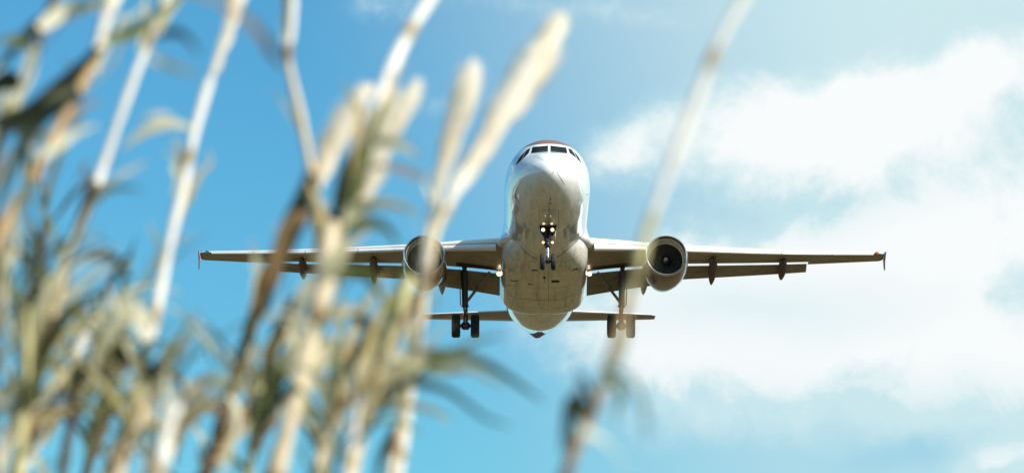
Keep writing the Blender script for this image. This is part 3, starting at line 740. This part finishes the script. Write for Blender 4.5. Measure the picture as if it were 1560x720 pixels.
def at(px, py, dd): return CAM + (FW + RT * ((px - 780) / FPX) + UP * ((360 - py) / FPX)) * dd
def smooth_path(P, per=6):
    Q = [P[0] + (P[0] - P[1])] + list(P) + [P[-1] + (P[-1] - P[-2])]; out = []
    for i in range(1, len(Q) - 2):
        a, b, c, d_ = Q[i - 1:i + 3]
        for k in range(per):
            q = k / per
            out.append(.5 * ((2 * b) + (c - a) * q + (2 * a - 5 * b + 4 * c - d_) * q * q + (3 * b - a - 3 * c + d_) * q ** 3))
    out.append(P[-1]); return out
class Reed:
    def __init__(s, label, group='reeds in front of the lens'):
        s.e = bpy.data.objects.new('reed', None); col.objects.link(s.e)
        s.e['label'] = label; s.e['category'] = 'reed'; s.e['group'] = group
    def stem(s, path, d0, lean, rad, mats, frays=5):
        """path from top to bottom of the visible run; mats: (upper, lower, split in px y)"""
        n = len(path); P = [at(x, y, d0 + lean * (1 - i / max(1, n - 1))) for i, (x, y) in enumerate(path)]
        last, dirn = P[-1], (P[-1] - P[-2]).normalized()
        h = Vector((dirn.x, dirn.y, 0)) / max(.3, -dirn.z)
        for f in (.25, .5, .75, 1.0): P.append(Vector((last.x, last.y, last.z)) + h * last.z * (f - .5 * f * f) + Vector((0, 0, -last.z * f)))
        s.root = P[-1].copy(); s.e.location = s.root
        S = smooth_path(P, 8); s.S = S
        ln = [0.0]
        for a, b in zip(S[:-1], S[1:]): ln.append(ln[-1] + (b - a).length)
        T = ln[-1]; s.T = T
        def seg(i0, i1, m_):
            if i1 - i0 < 2: return
            g = G(); rr = []
            for i in range(i0, i1):
                r_ = rad * (.72 + .5 * ln[i] / T); fr = abs(((ln[i] / .23) % 1) - .5); k = int(ln[i] / .23)
                sh = ((ln[i] / .23 + .5) % 1)                      # a sheath hugs the stem above each joint and opens towards its top
                rr.append(r_ * (1 + .30 * max(0, 1 - fr / .06) + .32 * (hsh(k) - .35) * (1 - sh) + .10 * math.sin(ln[i] * 41 + k)))
            pts = [p - s.root for p in S[i0:i1]]; g.tube(pts, rr, 10)
            obj('stem', g.v, g.f, M[m_], s.e, uvs=[ln[i] for i in range(i0, i1) for _ in range(10)])
        s.rad = rad
        hsh = lambda k: (math.sin(k * 12.9898 + path[0][0] * .37) * 43758.5453) % 1
        # a slight zigzag from joint to joint
        for i in range(len(S)):
            k = ln[i] / .23 + .5; f = k - int(k)
            off = ((hsh(int(k)) - .5) * (1 - f) + (hsh(int(k) + 1) - .5) * f) * .010
            S[i] = S[i] + RT * off
        lim = [(mats[0], 0)] + ([(mats[1], mats[2])] if mats[1] != mats[0] else []) + ([(mats[3], mats[4])] if len(mats) > 3 else [])
        cut = []
        for m_, y0 in lim:
            k = 0
            for i, (x, y) in enumerate(path):
                if y < y0: k = i * 8 + 4
            cut.append(k)
        for q, (m_, y0) in enumerate(lim):
            e_ = cut[q + 1] + 1 if q + 1 < len(lim) else len(S)
            seg(cut[q], e_, m_)
        # frayed bits of old sheath
        rnd = random.Random(int(path[0][0] * 7 + path[0][1]))
        for q in range(frays):
            i = int(rnd.uniform(.08, .5) * len(S)); ax = (S[i - 1] - S[i]).normalized(); sd_ = ax.cross(FW).normalized() * rnd.choice((-1, 1))
            L_ = rnd.uniform(.05, .14); P = [S[i] + ax * L_ * j / 7 + sd_ * (rad * .7 + .035 * rnd.uniform(.3, 1) * (j / 7) ** 2) for j in range(8)]
            s.blade(P, rad * rnd.uniform(1.0, 2.0), rnd.choice(('leaf_pale', 'leaf_straw', 'leaf_pale', 'leaf_brown')), rnd, .8)
        return s
    def plume(s, path, d0, lean, rpx, seed=1, n=1500, mname='plume'):
        rnd = random.Random(seed); k = len(path)
        P = smooth_path([at(x, y, d0 + lean * (1 - i / max(1, k - 1))) for i, (x, y) in enumerate(path)], 8); P.reverse()   # base to tip
        r0 = rpx / FPX * d0; L_ = sum((b - a).length for a, b in zip(P[:-1], P[1:]))
        env = lambda t_: r0 * (.36 + .64 * min(1, t_ / .55) ** 1.2) * min(1, (1.02 - t_) / .52) ** .9
        g = G(); g.tube([p - s.root for p in P], [max(.001, env(i / (len(P) - 1)) * .34) for i in range(len(P))], 8)
        core = g.build('plume', M['plume_core'], s.e)
        g = G()
        for _ in range(n):
            t_ = rnd.random() ** .9 * .97; q = t_ * (len(P) - 1); i = min(int(q), len(P) - 2); p = P[i].lerp(P[i + 1], q - i)
            ax = (P[i + 1] - P[i]).normalized(); a = ax.cross(Vector((rnd.uniform(-1, 1), rnd.uniform(-1, 1), rnd.uniform(-1, 1)))).normalized()
            e_ = env(t_); tuft = .5 + .5 * math.sin(t_ * 31 + 2.1 * math.sin(t_ * 13 + seed) + 3 * a.x); reach = e_ * rnd.uniform(.40, 1.25) * (.70 + .65 * tuft); ln_ = reach * rnd.uniform(2.0, 4.2) + .012
            tip = p + a * reach + ax * min(ln_, (1.0 - t_) * L_ * .8 + .012); b = ax.cross(a) * rnd.uniform(.0016, .0034)
            st = p + a * e_ * .25; md_ = st.lerp(tip, .5) + a * reach * .12
            g.add([st - s.root, md_ + b - s.root, tip - s.root, md_ - b - s.root], [(0, 1, 2, 3)])
        g.build('bristle', M[mname], core, smooth=False)
        return s
    def leaf(s, path, d0, wpx, mname, lean=0., seed=0, base=.5):
        rnd = random.Random(seed * 7 + int(path[0][0] * 13 + path[0][1] * 5)); k = len(path)
        P = smooth_path([at(x, y, d0 + lean * i / max(1, k - 1)) for i, (x, y) in enumerate(path)], 5)
        s.blade(P, wpx / FPX * d0, mname, rnd, base)
        return s
    def blade(s, P, W, mname, rnd, base=.5):
        tilt = rnd.uniform(-.9, .9); v = []; n = len(P)
        for i, p in enumerate(P):
            t_ = i / (n - 1); tg = (P[min(i + 1, n - 1)] - P[max(i - 1, 0)]).normalized()
            nr = (-FW - tg * (-FW).dot(tg)).normalized(); nr = Matrix.Rotation(tilt + .7 * math.sin(t_ * 3 + tilt * 4), 3, tg) @ nr
            sd_ = tg.cross(nr); wd = W * .5 * (base + (1 - base) * min(1, t_ / .3)) * max(.02, (1 - t_)) ** .65
            q = p - s.root; v += [q - sd_ * wd + nr * wd * .28, q, q + sd_ * wd + nr * wd * .28]
        f = []
        for i in range(n - 1):
            b = 3 * i; f += [(b, b + 1, b + 4, b + 3), (b + 1, b + 2, b + 5, b + 4)]
        obj('leaf', v, f, M[mname], s.e)
    def wild(s, n, seed, t0=.0, t1=.55, size=(.06, .23), wid=(.006, .018), pick=('leaf_pale', 'leaf_green', 'leaf_shaded', 'leaf_straw'), wts=(3, 3, 3, 1.5)):
        """leaves at the joints, alternate sides, arching over"""
        rnd = random.Random(seed); S = s.S
        for k in range(n):
            q = (t0 + (t1 - t0) * (k + rnd.random() * .8) / n) * (len(S) - 1); i = min(int(q), len(S) - 2); p = S[i].lerp(S[i + 1], q - i)
            ax = (S[i] - S[i + 1]).normalized(); a = (0 if rnd.random() < .62 else math.pi) + rnd.uniform(-1.0, 1.0)
            out = Vector((math.cos(a), math.sin(a), 0)); L_ = rnd.uniform(*size); elev = rnd.uniform(.7, 1.55); droop = rnd.choice((rnd.uniform(-.1, .5), rnd.uniform(-.1, .5), rnd.uniform(.5, 1.6)))
            P = [p]; ang = elev; m_ = 14
            for j in range(m_):
                dv = out * math.cos(ang) + Vector((0, 0, 1)) * math.sin(ang); P.append(P[-1] + dv * L_ / m_); ang -= droop * (.35 + 1.3 * j / m_) / m_ * 1.5
            s.blade(P, rnd.uniform(*wid), rnd.choices(pick, wts)[0], rnd, .55)
        return s

# golden reed at the far left
r = Reed('golden brown reed leaning across the top left corner, dark leaves hanging off it')
r.stem([(205, -70), (172, 0), (150, 70), (118, 140), (80, 205), (48, 270), (22, 312), (-14, 370)], 5.0, .3, .0085, ('stem_gold', 'stem_gold', 0))
r.plume([(240, -150), (205, -70), (172, 0), (148, 75)], 5.05, .25, 17, 3, 900)
r.leaf([(150, 72), (100, 120), (50, 165), (0, 185), (-40, 195)], 5.0, 40, 'leaf_shaded', .2)
r.leaf([(120, 138), (80, 165), (45, 210), (15, 260), (-10, 330)], 4.9, 46, 'leaf_shaded', -.2)
r.leaf([(100, 165), (60, 180), (20, 195), (-20, 240)], 4.6, 36, 'leaf_shaded', .1, 4)
r.leaf([(160, 62), (195, 50), (225, 35), (255, 8), (290, -20)], 4.8, 32, 'leaf_green', .1)
r.leaf([(80, 204), (50, 215), (20, 235), (-10, 290)], 4.9, 30, 'leaf_pale', .2)
r.leaf([(60, 245), (95, 215), (120, 200), (150, 190)], 4.7, 22, 'leaf_pale', .1)
r.leaf([(50, 268), (20, 330), (0, 400), (-10, 470)], 4.9, 40, 'leaf_pale', .1)
# another in the corner
r = Reed('short dark reed in the top left corner with one broad pale leaf')
r.stem([(95, -40), (70, 20), (52, 70), (30, 120), (10, 180), (-6, 260), (-20, 330)], 5.4, .1, .007, ('stem_dark', 'stem_dark', 0))
r.leaf([(52, 66), (36, 100), (22, 140), (10, 185)], 5.4, 46, 'leaf_pale', 0, 2)
r.leaf([(60, 45), (100, 15), (150, 5), (200, -25)], 5.2, 34, 'leaf_pale', .1)
r.leaf([(30, 118), (0, 130), (-30, 160)], 5.3, 44, 'leaf_shaded')
r.leaf([(66, 30), (30, 70), (-10, 110)], 5.3, 34, 'leaf_shaded')
r.leaf([(52, 72), (20, 60), (-30, 75)], 5.0, 24, 'leaf_green')
r.leaf([(20, 165), (40, 230), (38, 300)], 5.2, 26, 'leaf_green')
# pale stem, dark below its joint
r = Reed('pale bare reed stem, dark below its joint, second slanting reed from the left edge')
r.stem([(275, -50), (255, 0), (236, 50), (205, 125), (160, 255), (145, 300), (122, 360), (97, 410), (72, 500), (45, 620), (18, 740)], 5.5, .2, .0082, ('stem_pale', 'stem_dark', 290))
r.leaf([(232, 55), (262, 48), (285, 58), (305, 85)], 4.3, 20, 'leaf_shaded', .0)
r.leaf([(225, 85), (255, 98), (285, 108), (310, 112)], 4.2, 16, 'leaf_pale', .0)
r.leaf([(146, 298), (165, 280), (195, 262), (225, 245)], 5.2, 18, 'leaf_pale')
r.leaf([(140, 308), (160, 290), (185, 285), (225, 290)], 4.8, 16, 'leaf_green')
r.leaf([(122, 360), (80, 375), (40, 410), (10, 470)], 5.3, 36, 'leaf_shaded')
r.leaf([(100, 405), (140, 385), (175, 395), (200, 430)], 5.2, 30, 'leaf_shaded')
r.leaf([(90, 430), (60, 440), (30, 480), (10, 540)], 5.4, 36, 'leaf_pale', 0, 3)
r.leaf([(75, 490), (115, 480), (150, 505), (165, 560)], 5.2, 28, 'leaf_green')
# white stem with a plume out of frame
r = Reed('whitish reed stem rising to a cream plume cut by the top edge')
r.stem([(322, 120), (300, 195), (285, 270), (265, 350), (248, 430), (236, 490), (222, 545), (205, 600), (185, 660), (150, 745)], 5.6, .2, .0092, ('stem_pale', 'stem_tan', 500))
r.plume([(385, -110), (372, -55), (358, 0), (345, 55), (318, 128)], 5.85, .2, 17, 5, 1300)
r.leaf([(291, 196), (262, 190), (232, 196), (208, 208), (186, 228)], 5.4, 28, 'leaf_pale', 0, 1)
r.leaf([(262, 178), (236, 178), (214, 184)], 4.6, 16, 'leaf_pale')
r.leaf([(222, 545), (180, 548), (140, 560), (112, 590), (100, 620)], 5.5, 50, 'leaf_shaded', 0, 2)
r.leaf([(222, 520), (200, 470), (178, 465), (150, 505)], 5.5, 40, 'leaf_pale', 0, 3)
r.leaf([(236, 490), (205, 480), (175, 500), (150, 540), (140, 590)], 5.3, 34, 'leaf_pale', 0, 5)
r.leaf([(212, 575), (240, 560), (270, 575), (285, 610)], 5.2, 28, 'leaf_shaded', 0, 5)
r.leaf([(205, 600), (170, 610), (140, 650), (130, 700)], 5.4, 34, 'leaf_green')
r.leaf([(190, 650), (225, 640), (255, 660), (270, 710)], 5.3, 26, 'leaf_brown')
# jointed stem
r = Reed('crooked reed stem with a brown joint where it bends, left of the plume cluster')
r.stem([(448, -50), (445, 0), (441, 50), (436, 92), (455, 180), (468, 250), (477, 320), (484, 390), (488, 430), (470, 520), (455, 600), (432, 680), (412, 745)], 5.5, .1, .0078, ('stem_pale', 'stem_tan', 80))
r.leaf([(432, 100), (415, 78), (395, 50), (360, 18), (310, -6), (250, -20)], 3.6, 20, 'leaf_brown', 0, 2)
r.leaf([(470, 262), (452, 320), (430, 380), (412, 440), (400, 490)], 5.2, 50, 'leaf_shaded', 0, 3)
r.leaf([(478, 330), (450, 340), (425, 390), (415, 450)], 5.0, 44, 'leaf_brown', 0, 3)
r.leaf([(486, 430), (450, 470), (420, 520), (395, 590)], 5.4, 46, 'leaf_shaded', 0, 1)
r.leaf([(470, 520), (440, 540), (415, 590), (405, 650)], 5.3, 34, 'leaf_green')
r.leaf([(477, 320), (500, 330), (520, 370), (515, 440)], 5.2, 30, 'leaf_shaded')
# thick pale sheath
r = Reed('thick pale reed sheath slanting up out of the top edge behind the plumes')
r.stem([(688, -60), (655, 0), (628, 45), (601, 95), (578, 150), (560, 195), (545, 260), (528, 330), (505, 400), (490, 470), (470, 540), (440, 640), (415, 745)], 5.0, .3, .0102, ('stem_pale', 'stem_tan', 190))
r.leaf([(578, 160), (560, 210), (545, 270), (532, 330)], 5.0, 48, 'leaf_green', 0, 2)
r.leaf([(570, 190), (540, 240), (520, 300), (512, 360)], 5.2, 50, 'leaf_shaded', 0, 4)
r.leaf([(556, 215), (590, 215), (620, 225), (640, 240)], 4.9, 24, 'leaf_pale')
r.leaf([(545, 262), (585, 255), (620, 262), (655, 275)], 4.9, 26, 'leaf_brown')
r.leaf([(528, 330), (560, 310), (600, 310), (640, 325)], 5.0, 32, 'leaf_pale', 0, 4)
r.leaf([(520, 360), (550, 340), (585, 345), (610, 375)], 4.8, 28, 'leaf_green')
r.leaf([(500, 420), (540, 410), (570, 430), (590, 480)], 5.0, 34, 'leaf_green', 0, 2)
r.leaf([(490, 470), (530, 470), (560, 500), (575, 560)], 5.1, 32, 'leaf_shaded', 0, 2)
r.leaf([(480, 510), (510, 480), (540, 470), (580, 480)], 4.9, 30, 'leaf_pale', 0, 3)
# plume, dark stem
r = Reed('leftmost of the small cream plumes, on a dark brown stem running down to the left')
r.stem([(470, 300), (455, 330), (432, 378), (412, 418), (378, 510), (352, 580), (337, 630), (318, 690), (296, 750)], 5.7, .1, .0095, ('stem_dark', 'stem_dark', 0))
r.plume([(562, 136), (532, 178), (500, 235), (478, 285), (462, 318)], 5.8, .1, 22, 7, 1300)
r.leaf([(432, 378), (410, 400), (395, 440), (390, 480)], 5.6, 36, 'leaf_brown')
r.leaf([(352, 580), (322, 575), (290, 590), (262, 620)], 5.4, 28, 'leaf_pale', 0, 2)
r.leaf([(340, 620), (310, 625), (280, 650), (265, 700)], 5.5, 30, 'leaf_brown')
r.leaf([(345, 600), (360, 630), (350, 680), (335, 730)], 5.3, 30, 'leaf_pale')
# second small plume
r = Reed('short cream plume crossing in front of the thick pale sheath, tan stem below')
r.stem([(520, 370), (508, 400), (490, 450), (470, 520), (446, 600), (425, 680), (402, 750)], 5.3, .1, .0092, ('stem_tan', 'stem_tan', 0))
r.plume([(632, 132), (614, 168), (590, 212), (560, 285), (535, 340), (512, 392)], 5.4, .1, 20, 9, 1300)
r.leaf([(500, 420), (470, 440), (450, 500), (440, 570)], 5.2, 34, 'leaf_pale', 0, 2)
r.leaf([(470, 520), (500, 540), (510, 590), (500, 650)], 5.3, 30, 'leaf_green', 0, 2)
# twin plumes in front of the left engine
r = Reed('slender cream plume on a white stem that crosses the left engine')
r.stem([(655, 330), (650, 380), (642, 440), (634, 510), (628, 570), (620, 640), (612, 700), (604, 750)], 5.6, .1, .0078, ('stem_pale', 'stem_pale', 0))
r.plume([(719, 98), (706, 150), (690, 205), (670, 275), (655, 335)], 5.7, .1, 20, 11, 1300)
r.leaf([(642, 450), (610, 470), (585, 510), (570, 570)], 5.4, 30, 'leaf_green', 0, 3)
r.leaf([(620, 640), (600, 660), (580, 700), (570, 750)], 5.4, 24, 'leaf_shaded', 0, 3)
r = Reed('largest cream plume, tilted right and ending above the cockpit, nearest the fuselage')
r.stem([(682, 305), (668, 340), (655, 385), (646, 440), (637, 520), (622, 610), (604, 690), (592, 750)], 5.3, .15, .0066, ('stem_tan', 'stem_tan', 0))
r.plume([(854, 32), (828, 78), (787, 140), (746, 205), (706, 268), (678, 318)], 5.4, .2, 30, 13, 2000)
r.leaf([(640, 500), (628, 540), (606, 580), (570, 620), (540, 670)], 5.2, 28, 'leaf_pale', 0, 3)
# stem with long leaves to the right
r = Reed('green tan reed low in the middle with long dark leaves arching right under the wheels')
r.stem([(622, 425), (612, 455), (598, 495), (577, 555), (556, 620), (542, 690), (530, 750)], 5.2, .1, .0088, ('stem_green', 'stem_tan', 560))
r.leaf([(588, 560), (640, 538), (700, 540), (745, 556), (790, 585), (830, 612)], 5.1, 24, 'leaf_green', -.3, 2)
r.leaf([(575, 600), (630, 582), (685, 595), (735, 632), (780, 650)], 4.9, 20, 'leaf_shaded', -.4, 4)
r.leaf([(592, 540), (650, 552), (715, 560), (770, 590)], 5.0, 26, 'leaf_pale', 0, 2)
r.leaf([(577, 555), (620, 560), (680, 565), (730, 560)], 5.1, 26, 'leaf_green', 0, 2)
r.leaf([(565, 590), (540, 600), (510, 630), (490, 680)], 5.1, 30, 'leaf_brown', 0, 2)
r.leaf([(590, 510), (560, 520), (535, 560), (530, 620)], 5.0, 34, 'leaf_shaded', 0, 2)
r.leaf([(556, 620), (600, 615), (650, 620), (690, 640)], 5.0, 24, 'leaf_pale', 0, 2)
r.leaf([(598, 495), (600, 465), (608, 435), (622, 405)], 5.0, 26, 'leaf_green', 0, 2)
r.leaf([(545, 680), (570, 650), (600, 640), (640, 660)], 5.1, 24, 'leaf_green', 0, 5)
# lone reed over the right engine
r = Reed('lone tall reed right of the fuselage, crossing the right engine')
r.stem([(1160, -70), (1130, 5), (1108, 48), (1085, 100), (1060, 165), (1035, 225), (1010, 290), (985, 355), (968, 420), (945, 490), (922, 560), (900, 620), (875, 675), (846, 745)], 4.1, .1, .0066, ('stem_pale', 'stem_green', 350, 'stem_gold', 470), 0)
r.plume([(1190, -130), (1170, -90), (1146, -30), (1118, 30)], 4.2, .1, 24, 15, 1200)
r.leaf([(905, 605), (888, 570), (876, 600), (868, 660), (862, 700)], 4.2, 34, 'leaf_shaded', 0, 2)
r.leaf([(898, 625), (885, 590), (880, 560), (884, 530)], 4.0, 22, 'leaf_shaded', 0, 3)
r.leaf([(908, 600), (932, 560), (948, 525), (962, 490)], 4.0, 30, 'leaf_pale', 0, 2)
r.leaf([(890, 640), (872, 610), (862, 640), (856, 690)], 4.2, 26, 'leaf_shaded', 0, 5)
r.leaf([(908, 600), (930, 580), (945, 600), (935, 640)], 4.1, 26, 'leaf_green', 0, 2)
r.leaf([(922, 560), (952, 570), (974, 598), (984, 640), (986, 680)], 3.5, 14, 'leaf_green', 0, 2)
r.leaf([(885, 655), (915, 670), (945, 700), (950, 745)], 3.6, 28, 'leaf_pale', 0, 2)
# broad tan stalk of the middle clump
r = Reed('broad tan reed stalk at the foot of the plume cluster, reaching the bottom edge')
r.stem([(505, 340), (498, 380), (492, 430), (478, 500), (462, 560), (447, 620), (433, 690), (420, 750)], 4.9, .1, .0125, ('stem_tan', 'stem_tan', 0))
r.leaf([(490, 430), (510, 400), (525, 360), (532, 310)], 4.9, 34, 'leaf_pale', 0, 3)
r.leaf([(478, 500), (510, 470), (530, 430), (560, 400)], 4.8, 28, 'leaf_green', 0, 3)
r.leaf([(455, 590), (425, 610), (395, 660), (380, 720)], 4.9, 32, 'leaf_shaded', 0, 3)
r.leaf([(462, 560), (490, 570), (500, 620), (490, 690)], 4.8, 36, 'leaf_pale', 0, 3)
# leafy reeds crowding the lower left
LOW = [('dark leafy reed behind the straw stems at the far left, highest of the low leaves', [(70, 330), (62, 430), (50, 560), (35, 745)], 6.4, 'stem_dark', (1, 4, 6, .6), 22),
       ('dark olive reed crossing behind the whitish stem near the bottom, drooping leaf tips', [(190, 500), (168, 570), (150, 650), (128, 745)], 6.5, 'stem_dark', (1.5, 4, 5, .8), 16),
       ('leafy reed at the left edge, mostly dark leaves', [(-5, 330), (-10, 450), (-20, 600), (-30, 745)], 5.2, 'stem_dark', (2.5, 3.5, 4.5, 1.5), 16),
       ('straw stem leaning right in the lower left, dry leaves', [(95, 420), (70, 500), (40, 590), (5, 690), (-15, 745)], 5.6, 'stem_tan', (4, 3, 2.5, 2), 14),
       ('bushy green reed filling the lower left corner', [(40, 470), (38, 560), (32, 650), (28, 750)], 5.0, 'stem_green', (2.5, 5, 3.5, 1.5), 18),
       ('pale straight stem second from the bottom left corner', [(140, 470), (110, 540), (80, 610), (45, 690), (22, 745)], 6.1, 'stem_pale', (4, 3, 2.5, 2), 10),
       ('slim dark reed between the pale stem and the whitish stem at the bottom', [(160, 500), (130, 570), (110, 650), (92, 745)], 5.8, 'stem_dark', (3, 4, 4, 1.5), 16),
       ('tan reed rising beside the whitish stem at the bottom, frayed leaves', [(232, 590), (210, 640), (190, 690), (170, 750)], 5.2, 'stem_tan', (4, 3, 2, 2), 12),
       ('low pale blurred reed at the bottom left of the open blue gap', [(275, 620), (262, 660), (250, 700), (240, 750)], 4.4, 'stem_pale', (4, 2, .5, 3), 8),
       ('thin brown reed under the left wing tip, barely above the bottom edge', [(350, 630), (335, 670), (322, 710), (312, 750)], 6.0, 'stem_gold', (3, 2, 3, 2), 9),
       ('leafy green reed at the bottom edge left of the broad tan stalk', [(400, 560), (390, 620), (380, 680), (372, 750)], 5.9, 'stem_green', (3, 4, 4, 1.5), 13),
       ('straw reed at the bottom edge right of the broad tan stalk', [(520, 560), (500, 620), (488, 680), (478, 750)], 5.6, 'stem_tan', (3, 4, 3.5, 2), 13),
       ('stubby pale reed at the bottom edge beneath the left engine', [(560, 600), (548, 650), (540, 700), (534, 750)], 4.7, 'stem_pale', (3, 3, 1, 2.5), 8)]
for i, (lb, path, dd, sm, wts, nl) in enumerate(LOW):
    r = Reed(lb); r.stem(path, dd, .05, .0075 + .002 * (i % 3), (sm, sm, 0))
    r.wild(int(nl * 1.35), 40 + i, .0, .5, wts=wts)
